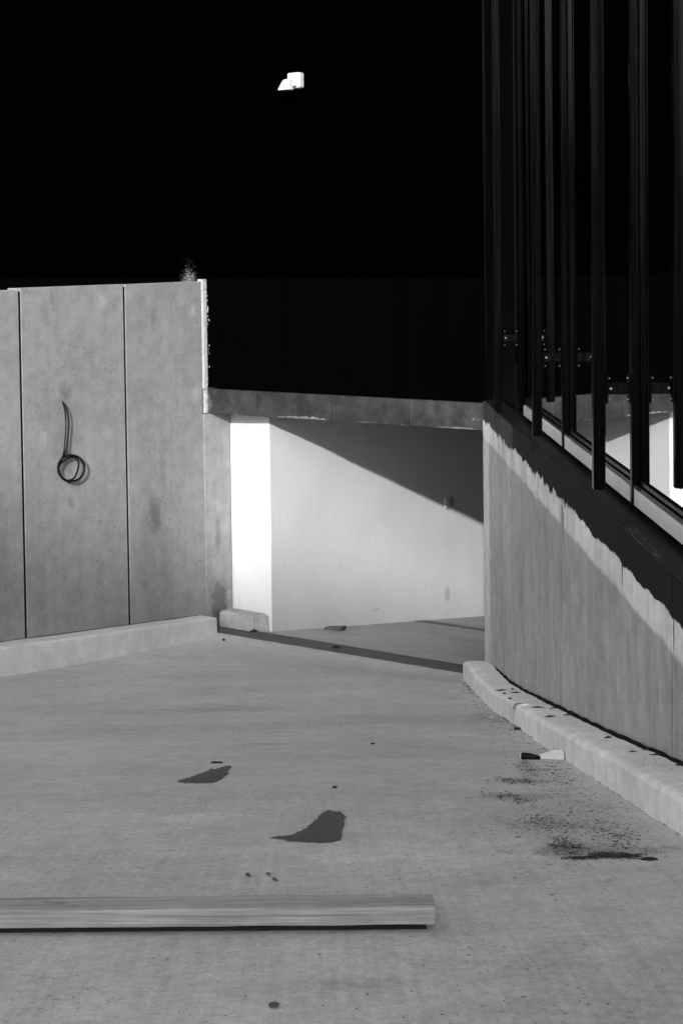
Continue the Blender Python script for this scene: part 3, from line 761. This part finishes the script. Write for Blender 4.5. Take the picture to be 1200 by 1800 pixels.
s2 += [(178, 1370, 0.036), (195, 1460, 0.036), (270, 1530, 0.04), (370, 1510, 0.045), (420, 1420, 0.05), (440, 1310, 0.05), (405, 1240, 0.045), (330, 1228, 0.04), (240, 1275, 0.04), (185, 1350, 0.045), (190, 1440, 0.04), (240, 1520, 0.036), (330, 1560, 0.036)]
_q = spline(wc(s2), 5); tube(cb, _q, [0.0068 + 0.0030 * min(max((i_ - 25) / 14, 0), 1) for i_ in range(len(_q))], 8)
tag(obj('cable', cb, M_CABLE, smooth=True), 'black cable hanging from the panel wall, coiled into a loop', 'cable')

# ------------------------------------------------------------------ timber in the foreground
def _wood():
    n = NT('weathered_timber')
    warp = n.vmath('ADD', n.vmath('MULTIPLY', n.pos, (0.9, 30, 42)), n.vmath('MULTIPLY', n.pos, (0, 0, 0)))
    g = n.noise(1, 6, 0.62, stretch=(0.9, 30, 42))
    g2 = n.noise(1, 4, 0.7, stretch=(3.0, 190, 240))
    lines = n.noise(1, 3, 0.5, stretch=(1.6, 75, 110), off=(3, 0, 1))
    v = n.math('MULTIPLY', n.ramp(g, 0.3, 0.7, 0.90, 1.09), n.ramp(g2, 0.3, 0.7, 0.80, 1.18))
    v = n.math('MULTIPLY', v, n.ramp(lines, 0.54, 0.66, 1.03, 0.74))
    v = n.math('MULTIPLY', v, n.ramp(n.noise(4.5, 5, 0.6), 0.35, 0.65, 0.88, 1.10))
    k = n.noise(1, 3, 0.5, stretch=(7, 16, 22), off=(4, 0, 0)); v = n.math('MULTIPLY', v, n.ramp(k, 0.66, 0.76, 1, 0.5))
    dg_ = n.noise(1, 4, 0.7, stretch=(9, 9, 60), off=(1, 7, 0)); v = n.math('MULTIPLY', v, n.ramp(dg_, 0.68, 0.78, 1, 1.35))
    v = n.math('MULTIPLY', v, 0.225)
    return n.finish(v, 0.8, 0.2, n.math('ADD', g, n.math('MULTIPLY', lines, 0.7)), 0.003, 0.6)
M_WOOD = _wood()
A = on_g(764, 1640); B = on_g(-330, 1650)
ax = (B - A).normalized(); 
up = (Vector((0, -1, 0)).cross(ax) * -1).normalized()
if up.z < 0: up = -up
gs_ = (gz(0, 4.3) - gz(0, 4.1)) / 0.2
fw = Vector((0, 1, gs_)).normalized(); fw = (fw - ax * fw.dot(ax)).normalized(); up = ax.cross(fw)
if up.z < 0: up = -up
Lb = (B - A).length
bm = bmesh.new(); rings = []
LIFT = 0.021
TIP = math.radians(15)
fw0, up0 = fw.copy(), up.copy()
fw = fw0 * math.cos(TIP) + up0 * math.sin(TIP); up = up0 * math.cos(TIP) - fw0 * math.sin(TIP)
for k in range(81):
    t = k / 80; p = A + ax * (Lb * t) + up * (LIFT + jit((t * 9, 1, 0), 0.002, 1))
    w, h, r = 0.078, 0.049, 0.005
    jj = lambda q: jit((t * 30, q, 0), 0.0007, 2)
    cr = [(0, r), (r * 0.3, r * 0.3), (r, 0), (w - r, 0), (w, r), (w, h - r), (w - r, h), (r + 0.003, h), (r * 0.4, h - r * 0.35), (0, h - r)]
    rings.append([p + fw * (a_ + jj(a_ * 50)) + up * (b_ + jj(b_ * 70 + 3)) for a_, b_ in cr])
sweep(bm, None, rings)
tb = empty('timber_beam', A + ax * 0.8, 'weathered timber beam lying across the ramp in the foreground', 'timber')
obj('beam', bm, M_WOOD, tb)
bm = bmesh.new()
for q0, q1 in (((88, 1632), (128, 1626)), ((100, 1631), (118, 1629)), ((635, 1623), (640, 1625))):
    a_, b_ = on_g(*q0), on_g(*q1)
    tube(bm, [a_ + up * 0.012 - fw * 0.01, b_ + up * 0.016], [0.0006, 0.002], 5)
obj('splinter', bm, M_WOOD, tb)
bm = bmesh.new()
add_box(bm, A + ax * 0.02 + fw0 * 0.042 - up0 * 0.008, ax * (Lb - 0.04), fw0 * 0.03, up0 * (LIFT + 0.020))  # dark strip added under the beam to deepen its contact shadow
obj('gap_shade_strip', bm, M_CABLE, tb)

# ------------------------------------------------------------------ stains on the ramp
def _stain_mat():
    n = NT('oil_stained_concrete')
    v = n.math('MULTIPLY', n.ramp(n.noise(9, 5, 0.6), 0.3, 0.7, 0.9, 1.12), n.ramp(n.noise(170, 3, 0.6), 0.25, 0.75, 0.88, 1.12))
    br = n.noise(1.0, 4, 0.7, stretch=(85, 2.2, 0)); v = n.math('MULTIPLY', v, n.ramp(br, 0.3, 0.7, 0.9, 1.08))
    return n.finish(n.math('MULTIPLY', v, 0.078), 0.75, 0.2, n.noise(60, 5, 0.7), 0.003, 0.3)
M_STAIN = _stain_mat()
def gmesh(x, d): return gz(x, d) + jit((x, d, 0), 0.006, 0.9)
def patch(name, pix, label, rag=0.7, mat=None):
    pts = []; m = len(pix)
    cx_ = sum(p[0] for p in pix) / m; cy_ = sum(p[1] for p in pix) / m
    for i in range(m):
        (x0, y0), (x1, y1) = pix[i], pix[(i + 1) % m]
        k = max(int(math.hypot(x1 - x0, y1 - y0) / 1.1), 1)
        for j in range(k):
            t = j / k; x = x0 + (x1 - x0) * t; y = y0 + (y1 - y0) * t
            q = Vector((x * 0.11, y * 0.22, 2.0))
            dx = rag * 3.0 * mnoise.noise(q) + rag * 2.0 * mnoise.noise(q * 3.1) + random.gauss(0, rag * 0.5)
            dy = rag * 1.4 * mnoise.noise(q + Vector((9, 9, 9))) + rag * 1.0 * mnoise.noise(q * 3.1 + Vector((4, 9, 9))) + random.gauss(0, rag * 0.25)
            pts.append((x + dx, y + dy))
    bm = bmesh.new(); ver = []
    for p in pts:
        w = on_g(*p); ver.append(bm.verts.new((w.x, w.y, gmesh(w.x, w.y) + 0.004)))
    # small satellite splashes round the edge
    bm.faces.new(ver); bmesh.ops.triangulate(bm, faces=bm.faces[:])
    R_ = max(abs(p[0] - cx_) for p in pix)
    for i in range(int(R_ * 0.7)):
        x, y = random.choice(pts); x += random.gauss(0, 2.5 + R_ * 0.03); y += random.gauss(0, 1.2)
        w = on_g(x, y); rr = random.uniform(0.001, 0.0035)
        ring = [bm.verts.new((w.x + rr * 2 * math.cos(a) * random.uniform(0.5, 1.2), w.y + rr * math.sin(a), gmesh(w.x, w.y) + 0.0042)) for a in (0, 1.2, 2.5, 3.7, 5.0)]
        bm.faces.new(ring)
    return tag(obj(name, bm, mat or M_STAIN), label, 'stain')
patch('oil_stain', [(308, 1374), (330, 1369), (350, 1361), (366, 1356), (372, 1352), (378, 1353), (392, 1349), (405, 1346.5), (405, 1350), (399, 1357), (402, 1361), (396, 1363), (387, 1371), (376, 1376), (350, 1377), (325, 1376.5)], 'smaller leaf shaped dark stain on the ramp, farther from the timber')
patch('oil_stain', [(475, 1473), (500, 1470), (512, 1469), (524, 1465), (540, 1456), (556, 1443), (566, 1433), (575, 1427), (583, 1428), (590, 1430), (600, 1431), (606, 1438), (604, 1447), (605, 1452), (600, 1460), (600, 1472), (594, 1478), (580, 1481), (560, 1482), (535, 1480), (510, 1479), (497, 1477), (512, 1474), (490, 1475.5)], 'larger fan shaped dark stain on the ramp in front of the timber', 0.8)
for px, py, r, lb in ((436, 1538, 5, 'small dark spot on the ramp above the middle of the timber'), (471, 1537, 4, 'upper left of a close pair of tiny dark spots on the ramp'), (482, 1547, 5, 'lower right of a close pair of tiny dark spots on the ramp'), (480, 1768, 10, 'small dark spot on the ramp near the bottom of the picture')):
    patch('oil_spot', [(px + r * random.uniform(0.6, 1.25) * math.cos(t), py + r * 0.62 * random.uniform(0.6, 1.25) * math.sin(t)) for t in np.arange(0, 6.2, 0.5)], lb, 0.5)

# ------------------------------------------------------------------ litter
M_TAPEW = plain('pale_plastic', 0.42, 0.45, 0.3, 0.06)
g1, g2 = on_g(947, 1336), on_g(991, 1337)
sx = (g2 - g1).normalized(); sc_ = (g2 - g1).length
sk = empty('scraper', g1, 'white bladed scraper with a black handle lying against the kerb', 'tool')
u_ = Vector((0, 0.45, 0.9)).normalized()
nb = sx.cross(u_).normalized()
bm = bmesh.new()
outl = [(0, 0), (1.0, 0), (1.0, 0.36), (0.62, 0.37), (0.30, 0.27), (0.0, 0.17)]
fr = [bm.verts.new(g1 + sx * a * sc_ + u_ * (b * sc_ + 0.004) - nb * 0.004) for a, b in outl]
bk = [bm.verts.new(g1 + sx * a * sc_ + u_ * (b * sc_ + 0.004) + nb * 0.004) for a, b in outl]
bm.faces.new(fr); bm.faces.new(bk[::-1])
for i in range(6): bm.faces.new((fr[i], bk[i], bk[(i + 1) % 6], fr[(i + 1) % 6]))
obj('blade', bm, M_TAPEW, sk)
bm = bmesh.new()
hz = 0.014
tube(bm, [g1 + sx * 0.006 + U3 * hz, g1 - sx * 0.02 + U3 * hz, g1 - sx * 0.05 + U3 * (hz + 0.003), g1 - sx * 0.085 + U3 * (hz + 0.006), g1 - sx * 0.095 + U3 * (hz + 0.007)], [0.008, 0.014, 0.018, 0.018, 0.014], 10)
obj('handle', bm, M_CABLE, sk, smooth=True)
bm = bmesh.new()
tube(bm, [g1 - sx * 0.094 + U3 * (hz + 0.007), g1 - sx * 0.101 + U3 * (hz + 0.0075)], [0.0145, 0.012], 10)
obj('end_ring', bm, M_TAPEW, sk)

M_DIRT = plain('dark_dirt', 0.025, 0.9, 0.1, 0.4)
def lump(name, px, py, w, h, label, cat='debris', mat=None, ang=0.0):
    c = on_g(px, py); s = (on_g(px + 1, py) - c).length
    bm = bmesh.new()
    bmesh.ops.create_icosphere(bm, subdivisions=2, radius=1)
    W, Hh = w * s / 2, h * s / 2
    R = Matrix.Rotation(ang, 3, 'Z')
    for v in bm.verts:
        k = 1 + 0.55 * mnoise.noise(v.co * 1.7 + Vector((px, py, 0)))
        q = Vector((v.co.x * W * k, v.co.y * max(Hh, W * 0.45) * k, max(v.co.z, -0.6) * Hh * k))
        v.co = c + R @ q + U3 * Hh * 0.55
    return tag(obj(name, bm, mat or M_DIRT), label, cat)
lump('dirt_clod', 381, 1342, 20, 5, 'dark flat clod on the ramp just above the smaller stain')
lump('dirt_clod', 446, 1112, 13, 7, 'dark clod at the end of the concrete block by the drain')
lump('dirt_clod', 590, 1140, 15, 7, 'dark clod lying on the trench drain')
lump('dirt_clod', 1140, 1512, 34, 7, 'pointed dark clod at the right end of the dirt patch')
lump('dirt_clod', 393, 1126, 6, 5, 'tiny dark clod on the ramp below the kerb end')
lump('dirt_clod', 588, 1385, 9, 5, 'small curled dark clod on the ramp above the larger stain')
lump('dirt_clod', 908, 1283, 12, 7, 'dark clod tucked against the curved kerb above the scraper')
lump('dirt_clod', 655, 1308, 8, 3, 'small flat dark clod alone in the middle of the upper ramp')
# offcut by the white wall
c = on_g(583, 1108); s = (on_g(584, 1108) - c).length
tag(obj('timber_offcut', bx(c - Vector((12 * s, 0, 0.005)), (25 * s, 0.0, 0.0), (0.05, 0.11, -0.015), (0.02, 0, 5.5 * s), 0.006, 1), plain('brown_wood', 0.09, 0.8, 0.2, 0.3)), 'small dark block lying against the foot of the white wall', 'offcut')

# scattered dirt: thousands of grains, twigs and shreds
def grains(name, gen, mat, label, kind='stuff', parent=None, cat='dirt'):
    bm = bmesh.new()
    for c, r, asp, ang in gen:
        ca, sa = math.cos(ang), math.sin(ang)
        a = Vector((ca, sa, 0)) * r * asp; b = Vector((-sa, ca, 0)) * r
        gsl = (gz(c.x, c.y + 0.05) - gz(c.x, c.y - 0.05)) / 0.1
        a.z = a.y * gsl; b.z = b.y * gsl
        k = 5; vs_ = []
        for i in range(k):
            t = 2 * math.pi * i / k; rr = random.uniform(0.55, 1.2)
            vs_.append(bm.verts.new(c + a * math.cos(t) * rr + b * math.sin(t) * rr))
        top = bm.verts.new(c + U3 * r * 0.8)
        for i in range(k): bm.faces.new((vs_[i], vs_[(i + 1) % k], top))
    o = obj(name, bm, mat); o['kind'] = kind
    return tag(o, label, cat, kind=kind)
def pxgen(clusters):
    for (x0, y0, x1, y1, sx_, sy_, n_, r0, r1) in clusters:
        for i in range(n_):
            t = random.random()
            px = x0 + (x1 - x0) * t + random.gauss(0, sx_); py = y0 + (y1 - y0) * t + random.gauss(0, sy_)
            if px > 1215: continue
            p = on_g(px, py)
            if p.x > KX - 0.004: continue
            yield p + Vector((0, 0, 0.0045)), random.uniform(r0, r1) * (random.random() ** 1.5 * 1.2 + 0.3), random.choice((1.3, 2, 3, 4.5)), random.gauss(0, 0.45)
cl = [(915, 1340, 935, 1362, 8, 5, 306, 0.00070, 0.00324), (880, 1372, 940, 1378, 18, 3, 433, 0.00070, 0.00302), (868, 1395, 930, 1412, 14, 4, 331, 0.00070, 0.00324),
      (930, 1437, 985, 1460, 18, 8, 433, 0.00070, 0.00274), (980, 1480, 1010, 1505, 14, 8, 663, 0.00070, 0.00259), (1005, 1511, 1120, 1505, 12, 1.6, 1071, 0.00070, 0.00259),
      (1060, 1460, 1130, 1500, 24, 8, 612, 0.00070, 0.00259), (1000, 1420, 1080, 1450, 34, 12, 433, 0.00070, 0.00245), (950, 1345, 1010, 1400, 25, 14, 382, 0.00070, 0.00259),
      (950, 1400, 1000, 1500, 70, 45, 1581, 0.00049, 0.00187), (960, 1340, 990, 1375, 14, 10, 306, 0.00070, 0.00288), (1040, 1502, 1110, 1508, 10, 3, 765, 0.00070, 0.00245),
      (815, 1200, 916, 1284, 3, 2.5, 1071, 0.00105, 0.00432), (818, 1215, 905, 1292, 14, 7, 510, 0.00070, 0.00360), (916, 1284, 1200, 1470, 3, 2.5, 1071, 0.00070, 0.00252), (840, 1260, 960, 1330, 50, 25, 433, 0.00070, 0.00288)]
grains('dirt', pxgen(cl), M_DIRT, 'dark dirt and plant shreds strewn along the right kerb')
def wide():
    for i in range(900):
        px, py = random.uniform(0, 1190), 1180 + 620 * random.random()
        p = on_g(px, py)
        if p.x > KX - 0.01: continue
        yield p + Vector((0, 0, 0.004)), random.uniform(0.0008, 0.0035) * (0.4 + 0.5 * random.random() ** 2) , random.choice((1, 1.5, 2.5)), random.gauss(0, 0.7)
grains('grit', wide(), M_DIRT, 'sparse dark grit over the whole ramp')
def pale():
    for i in range(70):
        px, py = random.gauss(960, 110), random.gauss(1400, 90)
        if px > 1190 or py < 1200: continue
        p = on_g(px, py)
        if p.x > KX - 0.01: continue
        yield p + Vector((0, 0, 0.0045)), random.uniform(0.0015, 0.003), 1.2, random.random() * 3
    for px, py, r in ((790, 1188, 0.016), (770, 1160, 0.015), (926, 1541, 0.006), (930, 1262, 0.01), (862, 1263, 0.012)):
        yield on_g(px, py) + Vector((0, 0, 0.006)), r, 1.6, 0.2
grains('plaster_crumbs', pale(), M_TAPEW, 'pale crumbs of plaster scattered near the right kerb')
# twigs and shreds on top of the kerb
bm = bmesh.new()
def kt_pt(px, py):
    v = ray(px, py); lo, hi = 1, 16
    for _ in range(50):
        m = (lo + hi) / 2; p = C0 + v * m
        if p.z > gz(KX, p.y) + 0.152: lo = m
        else: hi = m
    return C0 + v * lo
for px, py, w_ in ((880, 1214, 14), (906, 1218, 12), (896, 1229, 5), (945, 1244, 16), (978, 1245, 18), (985, 1242, 10), (966, 1260, 14), (1000, 1256, 16), (1068, 1297, 10), (1160, 1327, 26), (1110, 1323, 14), (1142, 1317, 20), (1195, 1345, 12), (900, 1212, 5), (886, 1219, 5)):
    a_, b_ = kt_pt(px - w_ * 0.75, py + random.uniform(-0.5, 2)), kt_pt(px + w_ * 0.75, py - random.uniform(-0.5, 2))
    tube(bm, [a_ + U3 * 0.001, (a_ + b_) / 2 + U3 * 0.004, b_ + U3 * 0.001], [0.0015, 0.0058, 0.0012], 5)
for i in range(260):
    d = random.uniform(5, 12.2); x = random.uniform(KX + 0.05, XW - 0.02)
    c = Vector((x, d, gz(KX, d) + 0.1535 + 0.004))
    fleck(bm, c - U3 * 0.003, Vector((1, 0, 0)), Vector((0, 1, 0.0)), random.uniform(0.001, 0.006) * random.random() + 0.001, 4)
tag(obj('plant_shreds', bm, M_DIRT), 'dark twigs and shreds lying on top of the curved kerb', 'debris', kind='stuff')

# ------------------------------------------------------------------ unseen block behind the viewer, put in to shade the ramp
M_NB = concrete('shade_block_render', 0.30, blotch=0.1)
bcoef = 0.15; ccoef = (-SUN_H.z - SUN_H.x * bcoef) / SUN_H.y
P0 = Vector((-2.4, 15.75, Z(2.9))); E = P0 - SUN_H * 95
ed = Vector((ccoef, -bcoef, 0)).normalized(); bd = Vector((ed.y, -ed.x, 0))
if bd.y > 0: bd = -bd
nb_ = empty('shade_block', Vector((E.x, E.y, g0)) + bd * 6, 'plain grey unseen block behind the viewer, put in to shade the ramp', 'building')
o_ = Vector((E.x, E.y, g0 - 0.5)) - ed * 15
obj('wall', bx(o_, ed * 30, bd * 14, U3 * (E.z - g0 + 0.5)), M_NB, nb_)
for fl in range(int((E.z - g0 - 4) / 3.3)):
    for k in range(7):
        a_ = o_ + ed * (2 + k * 3.8) - bd * 0.03 + U3 * (1.8 + fl * 3.3)
        obj('window', bx(a_, ed * 1.6, bd * 0.06, U3 * 1.6), M_FRAME, nb_)
